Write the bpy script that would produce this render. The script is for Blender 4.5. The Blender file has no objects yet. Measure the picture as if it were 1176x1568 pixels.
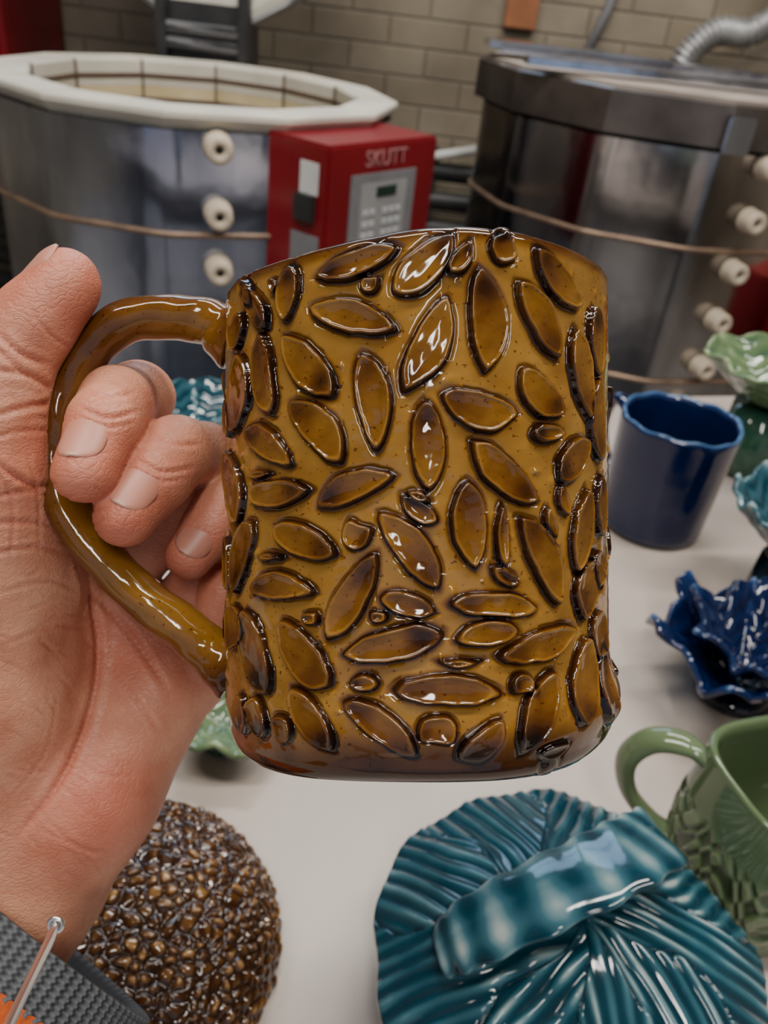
import bpy, bmesh, math
import numpy as np
from mathutils import Matrix, Vector
from mathutils.kdtree import KDTree
rng=np.random.default_rng(7)

# ------------------------------------------------------------------ helpers
def empty(name,M=None):
    o=bpy.data.objects.new(name,None); o.empty_display_size=.02
    bpy.context.scene.collection.objects.link(o)
    if M is not None: o.matrix_world=M
    return o
def mk(name,V,F,mat,parent=None,M=None,smooth=True,attr=None):
    V=np.asarray(V,dtype=np.float32); me=bpy.data.meshes.new(name)
    if isinstance(F,np.ndarray):
        n=len(F); me.vertices.add(len(V)); me.vertices.foreach_set('co',V.ravel())
        k=F.shape[1]
        me.loops.add(n*k); me.loops.foreach_set('vertex_index',F.astype(np.int32).ravel())
        me.polygons.add(n); me.polygons.foreach_set('loop_start',np.arange(0,n*k,k,dtype=np.int32))
        me.update(calc_edges=True)
    else:
        me.from_pydata(V.tolist(),[],F); me.update()
    me.validate()
    me.polygons.foreach_set('use_smooth',np.full(len(me.polygons),smooth))
    if attr is not None:
        for kname,a in attr.items():
            at=me.attributes.new(kname,'FLOAT','POINT'); at.data.foreach_set('value',np.asarray(a,dtype=np.float32).ravel())
    if mat is not None: me.materials.append(mat)
    o=bpy.data.objects.new(name,me); bpy.context.scene.collection.objects.link(o)
    if M is not None: o.matrix_basis=M
    if parent is not None: o.parent=parent
    return o
def gridF(nr,nc,wrap=True,flip=False):
    i=np.arange(nr-1)[:,None]; j=np.arange(nc if wrap else nc-1)[None,:]
    j2=(j+1)%nc
    a=i*nc+j; b=i*nc+j2; c=(i+1)*nc+j2; d=(i+1)*nc+j
    a,b,c,d=np.broadcast_arrays(a,b,c,d)
    F=np.stack([a,b,c,d],-1).reshape(-1,4)
    return F[:,::-1].copy() if flip else F
def lathe(name,prof,n,mat,parent=None,M=None,smooth=True,rot=0.,attr=None):
    prof=np.array(prof,float); th=np.arange(n)*2*math.pi/n+rot
    r=prof[:,0][:,None]; z=prof[:,1][:,None]
    X=r*np.cos(th); Y=r*np.sin(th); Z=z+0*th[None,:]
    V=np.stack([X,Y,Z],-1).reshape(-1,3)
    return mk(name,V,gridF(len(prof),n),mat,parent,M,smooth,attr)
def T(x,y,z): return Matrix.Translation((x,y,z))
def frame(o,x,y,z):
    return Matrix(((x[0],y[0],z[0],o[0]),(x[1],y[1],z[1],o[1]),(x[2],y[2],z[2],o[2]),(0,0,0,1)))
def rbox(name,lo,hi,mat,parent=None,M=None,bev=.003,seg=2):
    bm=bmesh.new(); bmesh.ops.create_cube(bm,size=1)
    lo=Vector(lo);hi=Vector(hi); s=hi-lo;c=(hi+lo)/2
    for v in bm.verts: v.co=Vector((v.co.x*s.x+c.x,v.co.y*s.y+c.y,v.co.z*s.z+c.z))
    if bev>0: bmesh.ops.bevel(bm,geom=bm.edges[:],offset=bev,segments=seg,affect='EDGES')
    me=bpy.data.meshes.new(name); bm.to_mesh(me); bm.free()
    me.materials.append(mat)
    o=bpy.data.objects.new(name,me); bpy.context.scene.collection.objects.link(o)
    if M is not None: o.matrix_basis=M
    if parent is not None: o.parent=parent
    return o
def cr(P,n):
    P=np.array(P,float); Q=np.vstack([2*P[0]-P[1],P,2*P[-1]-P[-2]]); out=[]
    for i in range(1,len(Q)-2):
        t=np.linspace(0,1,n,endpoint=False)[:,None]; a,b,c,d=Q[i-1],Q[i],Q[i+1],Q[i+2]
        out.append(.5*((2*b)+(-a+c)*t+(2*a-5*b+4*c-d)*t**2+(-a+3*b-3*c+d)*t**3))
    out.append(Q[-2][None]); return np.vstack(out)
def sweep(name,P,ra,rb,bdir,mat,parent=None,M=None,n=32,attr=None,power=2.0,cap=True,extra=None):
    P=np.array(P,float); m=len(P); Tn=np.gradient(P,axis=0); Tn/=np.linalg.norm(Tn,axis=1)[:,None]
    b=np.array(bdir,float); B=(b[None] if b.ndim==1 else b)-0*Tn
    B=B-(B*Tn).sum(1)[:,None]*Tn; B/=np.linalg.norm(B,axis=1)[:,None]; N=np.cross(B,Tn)
    ra=np.broadcast_to(np.asarray(ra,float),(m,)); rb=np.broadcast_to(np.asarray(rb,float),(m,))
    th=np.arange(n)*2*math.pi/n; c=np.cos(th); s=np.sin(th)
    c=np.sign(c)*np.abs(c)**(2/power); s=np.sign(s)*np.abs(s)**(2/power)
    A=ra[:,None]*c[None]; Bq=rb[:,None]*s[None]
    if extra is not None:
        e=extra(np.linspace(0,1,m)[:,None],th[None,:]); A=A*(1+e); Bq=Bq*(1+e)
    V=P[:,None,:]+A[...,None]*N[:,None,:]+Bq[...,None]*B[:,None,:]
    V=V.reshape(-1,3); F=[list(f) for f in gridF(m,n).tolist()]
    if cap: F.append(list(range(n))[::-1]); F.append([(m-1)*n+i for i in range(n)])
    return mk(name,V,F,mat,parent,M,True,attr)

# ------------------------------------------------------------------ materials
def nmat(name):
    m=bpy.data.materials.new(name); m.use_nodes=True; nt=m.node_tree
    return m,nt,nt.nodes['Principled BSDF']
def noise(nt,scale,detail=3,coord='Object',stretch=None):
    tc=nt.nodes.new('ShaderNodeTexCoord'); n=nt.nodes.new('ShaderNodeTexNoise')
    n.inputs['Scale'].default_value=scale; n.inputs['Detail'].default_value=detail
    if stretch:
        mp=nt.nodes.new('ShaderNodeMapping'); mp.inputs['Scale'].default_value=stretch
        nt.links.new(tc.outputs[coord],mp.inputs[0]); nt.links.new(mp.outputs[0],n.inputs['Vector'])
    else: nt.links.new(tc.outputs[coord],n.inputs['Vector'])
    return n
def ramp(nt,src,stops):
    r=nt.nodes.new('ShaderNodeValToRGB'); e=r.color_ramp.elements
    while len(e)<len(stops): e.new(.5)
    for i,(p,c) in enumerate(stops): e[i].position=p; e[i].color=(*c,1)
    nt.links.new(src,r.inputs[0]); return r
def bump(nt,b,h,strength,dist):
    n=nt.nodes.new('ShaderNodeBump'); n.inputs['Strength'].default_value=strength; n.inputs['Distance'].default_value=dist
    nt.links.new(h,n.inputs['Height']); nt.links.new(n.outputs[0],b.inputs['Normal']); return n
def simple(name,c1,c2=None,scale=20,rough=.5,metal=0.,bstr=0,bdist=.001,bscale=None,spec=.5,detail=4,stretch=None):
    m,nt,b=nmat(name); c2=c2 or tuple(x*.8 for x in c1)
    n=noise(nt,scale,detail,stretch=stretch); r=ramp(nt,n.outputs[0],[(.35,c1),(.65,c2)])
    nt.links.new(r.outputs[0],b.inputs['Base Color']); b.inputs['Roughness'].default_value=rough
    b.inputs['Metallic'].default_value=metal; b.inputs['Specular IOR Level'].default_value=spec
    if bstr: 
        n2=noise(nt,bscale or scale*4,3); bump(nt,b,n2.outputs[0],bstr,bdist)
    return m
def glaze(name,stops,nscale=60,namp=.25,rough=.08,speck=None,bstr=.15,bdist=.0006,bscale=120):
    m,nt,b=nmat(name)
    at=nt.nodes.new('ShaderNodeAttribute'); at.attribute_name='tone'
    n=noise(nt,nscale,4)
    mm=nt.nodes.new('ShaderNodeMath'); mm.operation='MULTIPLY_ADD'; mm.inputs[1].default_value=namp; mm.inputs[2].default_value=-namp/2
    nt.links.new(n.outputs[0],mm.inputs[0])
    ad=nt.nodes.new('ShaderNodeMath'); ad.operation='ADD'; nt.links.new(at.outputs['Fac'],ad.inputs[0]); nt.links.new(mm.outputs[0],ad.inputs[1])
    r=ramp(nt,ad.outputs[0],stops); out=r.outputs[0]
    if speck:
        n2=noise(nt,speck[0],2); r2=ramp(nt,n2.outputs[0],[(speck[1],(1,1,1)),(speck[1]+.06,speck[2])])
        mx=nt.nodes.new('ShaderNodeMix'); mx.data_type='RGBA'; mx.blend_type='MULTIPLY'; mx.inputs[0].default_value=1
        nt.links.new(out,mx.inputs[6]); nt.links.new(r2.outputs[0],mx.inputs[7]); out=mx.outputs[2]
    nt.links.new(out,b.inputs['Base Color']); b.inputs['Roughness'].default_value=rough
    b.inputs['Specular IOR Level'].default_value=.45
    b.inputs['Coat Weight'].default_value=.2; b.inputs['Coat Roughness'].default_value=.04
    n3=noise(nt,bscale,2); bump(nt,b,n3.outputs[0],bstr,bdist)
    return m
amber=glaze('amber_glaze',[(.0,(.005,.0018,.001)),(.22,(.028,.008,.0015)),(.45,(.095,.032,.004)),(.72,(.20,.088,.011)),(1,(.32,.165,.032))],nscale=90,namp=.28,speck=(900,.65,(.45,.3,.18)),bstr=.3,bscale=160)
steel=simple('brushed_steel',(.74,.79,.92),(.20,.23,.33),3.0,.13,1.,.4,.008,5,stretch=(1.6,1.6,.5))  # broad bright and dark patches in the colour imitate reflections
steel_d=simple('dark_steel',(.62,.59,.58),(.20,.185,.18),3.2,.15,1.,.4,.008,5,stretch=(1.6,1.6,.6))  # darker steel; its colour patches likewise mimic reflections
band=simple('band_bronze',(.38,.26,.18),(.25,.17,.12),30,.45,.6)
firebrick=simple('firebrick_cream',(.70,.60,.38),(.56,.45,.25),9,.9,0,.3,.002,120)
firebrick2=simple('firebrick_rim',(.70,.66,.56),(.56,.53,.45),9,.85,0,.3,.002,120)
groove=simple('element_groove',(.10,.06,.04),None,30,.8)
plugm=simple('ceramic_plug',(.66,.56,.43),(.54,.44,.32),60,.7)
black=simple('black_iron',(.018,.018,.02),(.03,.03,.03),20,.45)
redp=simple('red_paint',(.24,.005,.012),(.17,.004,.008),5,.32)
greyp=simple('grey_panel',(.22,.22,.23),(.18,.18,.19),12,.5)
lightp=simple('light_keys',(.6,.62,.62),None,12,.5)
lcd=simple('lcd_glass',(.02,.05,.04),None,12,.1)
whitep=simple('white_label',(.75,.75,.72),None,12,.6)
wood=simple('orange_wood',(.35,.13,.05),(.25,.09,.03),14,.6)
duct=simple('foil_duct',(.60,.60,.60),(.42,.42,.42),30,.4,.8)

# ------------------------------------------------------------------ camera
F_PX=1540.; CAMZ=1.17; TAB=.75
PITCH=33.0
Mc=T(0,0,CAMZ)@Matrix.Rotation(math.radians(90-PITCH),4,'X')@Matrix.Rotation(math.radians(7),4,'Z')
cam=bpy.data.cameras.new('camera'); co=bpy.data.objects.new('camera',cam); bpy.context.scene.collection.objects.link(co)
co.matrix_world=Mc; cam.sensor_fit='VERTICAL'; cam.sensor_height=36; cam.lens=F_PX/1920*36; cam.clip_start=.01
cam.dof.use_dof=True; cam.dof.focus_distance=.185; cam.dof.aperture_fstop=20
bpy.context.scene.camera=co
K=1.2245/F_PX
def J(u,v,d): return np.array([(u-588)*K*d,(784-v)*K*d,-d])   # measured joint -> metric hand/mug frame
SB,CB=math.sin(math.radians(35.5-PITCH)),math.cos(math.radians(35.5-PITCH))
def onT(x,y,zr):
    """table position (and size factor) of an item whose reference height is zr"""
    z=zr-CAMZ; y2=y*CB-z*SB; z2=y*SB+z*CB; g=z/z2
    return x*g,y2*g,g
def TM(x,y,zr):
    X,Y,g=onT(x,y,zr); return T(X,Y,TAB)@Matrix.Diagonal((g,g,g,1))
def zk(z,y): return CAMZ-y*math.tan(math.atan((CAMZ-z)/y)-math.radians(35.5-PITCH))

# ------------------------------------------------------------------ room
def wall_mat():
    m,nt,b=nmat('painted_brick'); tc=nt.nodes.new('ShaderNodeTexCoord'); sx=nt.nodes.new('ShaderNodeSeparateXYZ'); cx=nt.nodes.new('ShaderNodeCombineXYZ')
    ad=nt.nodes.new('ShaderNodeMath'); ad.operation='ADD'
    nt.links.new(tc.outputs['Object'],sx.inputs[0]); nt.links.new(sx.outputs[0],ad.inputs[0]); nt.links.new(sx.outputs[1],ad.inputs[1])
    nt.links.new(ad.outputs[0],cx.inputs[0]); nt.links.new(sx.outputs[2],cx.inputs[1])
    br=nt.nodes.new('ShaderNodeTexBrick'); nt.links.new(cx.outputs[0],br.inputs['Vector'])
    for k,v in {'Scale':1.,'Brick Width':.215,'Row Height':.072,'Mortar Size':.005,'Mortar Smooth':.8,'Bias':0.}.items(): br.inputs[k].default_value=v
    br.inputs['Color1'].default_value=(.27,.225,.16,1); br.inputs['Color2'].default_value=(.32,.275,.205,1); br.inputs['Mortar'].default_value=(.22,.185,.135,1)
    n=noise(nt,5,5); r=ramp(nt,n.outputs[0],[(.3,(.65,.62,.6)),(.7,(1.1,1.08,1.05))])
    mx=nt.nodes.new('ShaderNodeMix'); mx.data_type='RGBA'; mx.blend_type='MULTIPLY'; mx.inputs[0].default_value=1
    nt.links.new(br.outputs[0],mx.inputs[6]); nt.links.new(r.outputs[0],mx.inputs[7]); nt.links.new(mx.outputs[2],b.inputs['Base Color'])
    b.inputs['Roughness'].default_value=.7
    bp=bump(nt,b,br.outputs['Fac'],.7,.005); bp.invert=True
    return m
wm=wall_mat()
floorm=simple('concrete_floor',(.30,.28,.26),(.22,.2,.19),4,.6)
ceilm=simple('ceiling_paint',(.5,.48,.45),(.45,.43,.4),3,.8)
rbox('wall_back',(-2.6,2.62,0),(2.6,2.74,2.9),wm,bev=0)
rbox('wall_left',(-2.72,-2.6,0),(-2.6,2.74,2.9),wm,bev=0)
rbox('wall_right',(2.6,-2.6,0),(2.72,2.74,2.9),wm,bev=0)
rbox('floor',(-2.72,-2.6,-.1),(2.72,2.74,0),floorm,bev=0)
rbox('ceiling',(-2.72,-2.6,2.9),(2.72,2.74,3.0),ceilm,bev=0)
win=empty('unseen_window');  # out of view; put in to give the glazes blue reflections
for nm,a,b_ in [('sill',(-1.15,2.56,1.86),(.45,2.62,1.90)),('head',(-1.15,2.58,2.58),(.45,2.62,2.62)),('jamb_1',(-1.15,2.58,1.9),(-1.11,2.62,2.58)),('jamb_2',(.41,2.58,1.9),(.45,2.62,2.58)),('mullion',(-.365,2.58,1.9),(-.335,2.62,2.58)),('transom',(-1.11,2.585,2.23),(.41,2.62,2.25))]:
    rbox(nm,a,b_,whitep,win,bev=.003)
for i,x in enumerate((-.74,.035)):
    l=bpy.data.lights.new('unseen_pane_light_%d'%(i+1),'AREA'); l.shape='RECTANGLE'; l.size=.70; l.size_y=.66; l.energy=10; l.color=(.45,.68,1)  # bluish area light added for those reflections
    o=bpy.data.objects.new('unseen_pane_light_%d'%(i+1),l); bpy.context.scene.collection.objects.link(o); o.matrix_basis=T(x,2.60,2.24)@Matrix.Rotation(math.radians(-90),4,'X'); o.parent=win

# ------------------------------------------------------------------ table
yaw=math.radians(17.5)
tabm=simple('table_laminate',(.47,.40,.35),(.41,.35,.305),6,.35,0,.05,.0005,60)
tb=empty('work_table',Matrix.Rotation(yaw,4,'Z'))
rbox('table_top',(-.85,-.42,TAB-.035),(.95,.855,TAB),tabm,tb,bev=.004)
for i,(x,y) in enumerate([(-.78,-.35),(.88,-.35),(-.78,.78),(.88,.78)]):
    rbox('leg_%d'%(i+1),(x-.025,y-.025,0),(x+.025,y+.025,TAB-.035),greyp,tb,bev=.003)
rbox('apron_back',(-.78,.77,TAB-.11),(.88,.79,TAB-.035),greyp,tb,bev=.002)

# ------------------------------------------------------------------ kilns
def disc_on(name,c,nrm,mat,parent,prof,n=32):
    z=Vector(nrm).normalized(); x=Vector((0,0,1)).cross(z).normalized(); y=z.cross(x)
    M=frame(c,x,y,z)
    return lathe(name,prof[::-1],n,mat,parent,M)
def plugs(cx,cy,R,x,zs,par):
    dx=x-cx; dy=-math.sqrt(R*R-dx*dx); nrm=(dx/R,dy/R,0)
    for i,z in enumerate(zs):
        z=zk(z,cy+dy)
        disc_on('peephole_plug_%d'%(i+1),(cx+dx*.985,cy+dy*.985,z),nrm,plugm,par,[(0,.018),(.006,.018),(.007,.034),(.017,.036),(.0205,.030),(.021,.012),(.023,0)])
        disc_on('peephole_bore_%d'%(i+1),(cx+dx*1.035,cy+dy*1.035,z),nrm,black,par,[(0,.008),(.006,.008),(.0062,0)])
def kiln(name,cx,cy,R,zt,stl,rot,bands,open_=True,sides=12):
    k=empty(name); Rc=R/math.cos(math.pi/sides/1.6)
    M=T(cx,cy,0)
    n=sides*8; th=np.arange(n)*2*math.pi/n; ph=((th-rot)%(2*math.pi/sides))-math.pi/sides
    apo=Rc*math.cos(math.pi/sides)/np.cos(ph); rr=np.minimum(apo,Rc*.992)
    zs=np.concatenate([[.14],np.linspace(.15,zt-.03,24),[zt-.028]])
    V=np.stack([np.outer(np.ones_like(zs),rr*np.cos(th)),np.outer(np.ones_like(zs),rr*np.sin(th)),np.outer(zs,np.ones(n))],-1).reshape(-1,3)
    mk('steel_jacket',V,gridF(len(zs),n),stl,k,M)
    for i,zb in enumerate(bands):
        rr2=rr+.004
        V=[]
        for dz,dr in [(-.005,-.003),(-.005,.0),(-.003,.003),(.003,.003),(.005,0),(.005,-.003)]:
            V.append(np.stack([(rr2+dr)*np.cos(th),(rr2+dr)*np.sin(th),np.full(n,zb+dz)],-1))
        mk('seam_band_%d'%(i+1),np.array(V).reshape(-1,3),gridF(6,n),band,k,M)
    lathe('stand',[(R*.8,0),(R*.85,.0),(R*.85,.14),(.02,.141)],sides,black,k,M,False,rot)
    if open_:
        ri=R*.82
        lathe('brick_rim',[(ri,zt-.05),(ri,zt-.004),(ri+.004,zt),(Rc+.003,zt),(Rc+.006,zt-.003),(Rc+.006,zt-.010),(Rc-.01,zt-.028)][::-1],sides,firebrick2,k,M,False,rot)
        lathe('brick_chamber',[(.001,.3),(ri,.3),(ri,zt-.049)],sides,firebrick,k,M,False,rot)
        for i,z in enumerate([zt-.03,zt-.075,zt-.12,zt-.165,zt-.21]):
            lathe('element_groove_%d'%(i+1),[(ri-.0015,z-.0045),(ri-.004,z),(ri-.0015,z+.0045)],sides,groove,k,M,False,rot)
        for i in range(sides):
            a=rot+i*2*math.pi/sides
            rbox('brick_joint_%d'%(i+1),(ri-.004,-.0015,zt-.25),(ri+.001,.0015,zt-.001),groove,k,M@Matrix.Rotation(a,4,'Z'),bev=0)
            rbox('rim_joint_%d'%(i+1),(ri+.001,-.0007,zt-.002),(Rc,.0007,zt+.0006),plugm,k,M@Matrix.Rotation(a,4,'Z'),bev=0)
    return k
ka=kiln('pottery_kiln',-.436,1.665,.36,zk(.915,1.31),steel,.12,[zk(.73,1.316),zk(.45,1.316)])
plugs(-.436,1.665,.36,-.317,[.866,.766,.676,.56],ka)
UP=T(0,0,.094)
Ml=UP@T(-.52,2.16,1.325)@Matrix.Rotation(math.radians(80),4,'X')
lathe('raised_lid',[(.001,-.03),(.37,-.03),(.385,-.024),(.385,.024),(.37,.03),(.001,.03)],12,firebrick2,ka,Ml,False,.26)
lathe('lid_band',[(.387,-.026),(.392,-.022),(.392,.022),(.387,.026)],12,steel,ka,Ml,False,.26)
rbox('hinge_plate',(-.62,2.055,.80),(-.42,2.075,.985),black,ka,UP)
for s in (-.61,-.43): rbox('hinge_arm',(s-.012,2.03,.84),(s+.012,2.15,1.02),black,ka,UP)
for i in range(2):
    P=[(-.60+.16*t,2.045,.905+.03*i) for t in np.linspace(0,1,200)]
    P=[(p[0],p[1]+.011*math.cos(j*.9),p[2]+.011*math.sin(j*.9)) for j,p in enumerate(P)]
    sweep('hinge_spring_%d'%(i+1),P,.0025,.0025,(0,.3,1),greyp,ka,UP,n=6)
ex=Vector((.58,.81,0)).normalized(); ez=Vector((.81,-.58,0)).normalized()
zb=zk(.895,1.29)
Mb=frame((-.143,1.288,zb),ex,(0,0,1),ez)
rbox('control_box',(0,-.25,-.135),(.271,0,0),redp,ka,Mb,bev=.004)
rbox('keypad_plate',(.052,-.24,0),(.215,-.045,.003),greyp,ka,Mb,bev=.001)
rbox('keypad_membrane',(.075,-.19,.003),(.19,-.06,.0045),simple('membrane',(.36,.36,.36),None,9,.5),ka,Mb,bev=.0005)
rbox('keypad_display',(.112,-.082,.0045),(.162,-.066,.006),lcd,ka,Mb,bev=.0005)
for r in range(5):
    for c in range(6):
        if c==2 or (c>2 and r==4): continue
        x=.082+c*.0165; y=-.10-r*.018
        rbox('key_%d_%d'%(r,c),(x,y-.009,.0045),(x+.012,y,.0062),lightp,ka,Mb,bev=.0006,seg=1)
tcu=bpy.data.curves.new('maker_lettering','FONT'); tcu.body='SKUTT'; tcu.size=.034; tcu.extrude=.0006; tcu.align_x='CENTER'
tcu.materials.append(simple('lettering_pink',(.45,.2,.2),None,9,.5))
to=bpy.data.objects.new('maker_lettering',tcu); bpy.context.scene.collection.objects.link(to); to.matrix_basis=Mb@T(.135,-.035,.001); to.parent=ka
Ms=frame((-.246,1.362,zb),ez,(0,0,1),-ex)
rbox('side_label',(.07,-.075,0),(.108,-.028,.002),whitep,ka,Ms,bev=.0005)
rbox('power_switch',(.066,-.115,0),(.106,-.075,.012),black,ka,Ms,bev=.002)
rbox('side_plate',(.055,-.21,0),(.115,-.135,.002),greyp,ka,Ms,bev=.0005)

kb=kiln('pottery_kiln.001',.49,1.985,.385,zk(.925,1.6),steel_d,.05,[zk(.725,1.6),zk(.447,1.6)],False)
plugs(.49,1.985,.385,.607,[.88,.785,.688,.588,.486,.39],kb)
U2=T(0,0,.070)
lathe('lid_steel_side',[(.40,.905),(.408,.907),(.408,.975),(.40,.979),(.392,.977)],12,simple('lid_steel',(.16,.135,.12),(.08,.065,.06),8,.4,.7),kb,U2@T(.49,1.985,0),False,.05)
lathe('lid_brick_top',[(.394,.95),(.394,.984),(.001,.988)],12,simple('lid_brick',(.40,.33,.27),(.28,.23,.19),12,.8),kb,U2@T(.49,1.985,0),False,.05)
Mp=U2@T(.49,1.985,.992)@Matrix.Rotation(math.radians(8),4,'Z')
rbox('lid_strap_front',(-.37,-.25,0),(.30,-.20,.012),steel,kb,Mp,bev=.002)
rbox('lid_strap_back',(-.37,.0,0),(.36,.10,.014),steel,kb,Mp,bev=.003)
rbox('lid_latch',(-.05,-.425,-.09),(-.0,-.405,-.03),steel,kb,Mp,bev=.003)
rbox('rear_plate',(-.40,-.06,.008),(-.02,.05,.022),steel_d,kb,Mp@Matrix.Rotation(-.08,4,'Z'),bev=.003)
rbox('control_box',(.735,1.56,.52),(.93,1.70,.74),redp,kb,bev=.004)

# ------------------------------------------------------------------ background fittings
rad=empty('pipe_radiator')
for i in range(8):
    z=.18+i*.078
    sweep('pipe_%d'%i,[(-1.7,2.46,z),(0,2.46,z),(1.2,2.46,z)],.026,.026,(0,0,1),black,rad,n=16)
for i,x in enumerate((-1.68,-.9,0,1.18)): rbox('bracket_%d'%i,(x-.03,2.44,0),(x+.03,2.615,.77),black,rad)
sweep('supply_pipe',[(-.12,2.43,.62),(-.02,2.43,.76),(.14,2.43,.80)],.012,.012,(0,1,0),whitep,rad,n=12)
cab=empty('red_cabinet',T(0,0,.1)); rbox('cabinet_body',(-1.55,2.25,.76),(-1.06,2.61,1.5),redp,cab); rbox('cabinet_door',(-1.53,2.235,.78),(-1.08,2.25,1.48),redp,cab); rbox('cabinet_handle',(-1.12,2.22,1.05),(-1.10,2.237,1.2),black,cab)
vd=empty('vent_duct',T(.09,0,.085))
P=cr([(.54,2.50,.92),(.55,2.50,.99),(.61,2.50,1.05),(.70,2.50,1.06),(.76,2.50,1.15),(.77,2.50,1.5),(.77,2.50,2.80)],110)
seg=np.concatenate([[0],np.cumsum(np.linalg.norm(np.diff(P,axis=0),axis=1))])
sweep('duct_hose',P,.034*(1+.07*np.sin(seg*2*math.pi/.013)),.034*(1+.07*np.sin(seg*2*math.pi/.013)),(0,1,0),duct,vd,n=24)
fr=empty('red_pipe_frame')
sweep('pipe_a',[(1.02,2.56,1.0),(1.02,2.56,1.9),(1.02,2.56,2.88)],.03,.03,(0,1,0),redp,fr,n=16)
rbox('cross_rail',(.93,2.57,1.20),(1.4,2.615,1.25),black,fr)
rbox('wooden_board',(.16,2.585,1.085),(.245,2.622,1.45),wood)
gp=empty('conduit_pipe',T(0,0,.1))
sweep('conduit_a',[(.38,2.605,.9),(.43,2.605,1.05),(.50,2.605,1.4),(.5,2.605,2.8)],.012,.012,(0,1,0),greyp,gp,n=12)

# ------------------------------------------------------------------ held mug
D=.22; R=.0521; HH=.0573; MX=.0085
Mm=Mc@T(MX,0,-D)
mug=empty('coffee_mug',Mm)
def cyl(u,v):
    u=min(max(u,339),936); q=(u-588)*K
    A=1+q*q; Bc=-2*(q*MX+D); C=MX*MX+D*D-R*R; disc=max(Bc*Bc-4*A*C,0)
    dep=(-Bc-math.sqrt(disc))/(2*A); X=q*dep
    return math.atan2(X-MX,D-dep)*R,(784-v)*K*dep-X*.028
ST=[(545,400,122,40,-15),(648,408,112,56,-40),(705,400,55,26,-50),(775,387,42,36,70),(860,427,100,40,48),(440,442,88,32,-85),(567,432,28,24,0),
(540,485,125,50,15),(388,465,68,28,62),(357,500,45,26,-60),(740,490,142,60,87),(830,490,118,46,60),(653,525,142,58,-65),(405,570,122,34,82),
(470,558,112,54,50),(357,600,112,30,-85),(565,612,136,52,80),(835,597,88,48,45),(735,618,114,58,14),(900,570,130,30,82),(922,520,100,20,88),
(483,660,112,54,48),(408,683,84,42,35),(654,680,128,52,88),(845,662,48,28,0),(885,702,72,42,-50),(775,720,128,50,42),(350,745,105,30,80),
(425,753,88,42,-5),(543,750,114,46,-22),(642,778,62,30,35),(723,802,126,54,85),(773,820,95,20,88),(848,800,52,18,80),(465,828,98,48,22),
(547,814,42,40,20),(627,842,134,54,52),(368,852,104,32,-75),(830,857,136,48,65),(900,810,122,30,-82),(775,880,46,24,30),(430,902,88,42,3),
(538,912,138,50,-60),(625,925,82,36,15),(757,927,124,38,3),(912,905,66,40,-60),(748,972,92,38,-8),(602,985,146,50,-12),(828,985,118,46,-18),
(388,997,124,42,75),(466,1000,120,54,52),(558,1046,44,26,0),(686,1058,152,46,2),(706,1013,56,12,0),(803,1050,34,28,0),(475,1100,108,42,55),
(582,1115,128,44,38),(390,1095,58,26,70),(428,1115,42,26,80),(668,1118,56,42,0),(735,1132,84,44,-45),(825,1090,124,44,-65),(898,1040,124,36,-78),
(930,1050,110,24,88),(927,970,62,22,85),(350,960,62,24,85),(362,1092,52,22,75),(342,860,80,20,85),(927,640,120,20,88),(931,770,92,20,88),
(475,945,22,18,0),(850,1142,46,22,-20),(372,442,38,18,60),(343,640,60,14,85),(580,942,26,18,0),
(395,726,36,13,-8),(868,765,46,18,75),(412,852,34,12,0),(640,760,36,16,20),(925,870,50,18,80),(415,430,26,14,70)]
stamps=[]
for (u,v,L,W,a) in ST:
    if L>60: L*=1.07
    c,s=math.cos(math.radians(a)),math.sin(math.radians(a))
    p1=np.array(cyl(u-c*L/2,v-s*L/2)); p2=np.array(cyl(u+c*L/2,v+s*L/2))
    q1=np.array(cyl(u+s*W/2,v-c*W/2)); q2=np.array(cyl(u-s*W/2,v+c*W/2))
    ax=(p2-p1)/2; la=np.linalg.norm(ax); ax/=la; lb=abs(np.dot((q2-q1)/2,np.array([-ax[1],ax[0]])))
    lb=min(max(lb,.0008),.0060)
    stamps.append(((p1+p2)/2,ax,min(la,.0162),lb))
for i in range(70):
    th=rng.uniform(1.55,2*math.pi-1.55)*R; z=rng.uniform(-.046,.05); a=rng.uniform(0,math.pi)
    if all(np.hypot(((th-q[0][0]+math.pi*R)%(2*math.pi*R))-math.pi*R,z-q[0][1])>.0125 for q in stamps):
        stamps.append((np.array([th,z]),np.array([math.cos(a),math.sin(a)]),rng.uniform(.008,.011),rng.uniform(.0035,.0048)))
nu,nv=1800,720
th=np.arange(nu)*2*math.pi/nu-math.pi; zz=np.linspace(-HH+.004,HH-.0015,nv)
S,Z=np.meshgrid(th*R,zz)
def fbm(x,y,seed,sc,oct=3):
    r=np.random.default_rng(seed); o=0*x
    for k in range(oct):
        for _ in range(5):
            a=r.uniform(0,2*math.pi); f=sc*2**k*r.uniform(.7,1.4); p=r.uniform(0,7)
            o=o+np.sin(f*(x*math.cos(a)+y*math.sin(a))+p)/5/2**k
    return o
wob=fbm(S,Z,3,700,3)
Hh=np.zeros_like(S); tone=.86+.12*fbm(S,Z,5,260,3)
grooveA=np.zeros_like(S)
per=2*math.pi*R
sm=lambda x:np.clip(x,0,1)**2*(3-2*np.clip(x,0,1))
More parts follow.
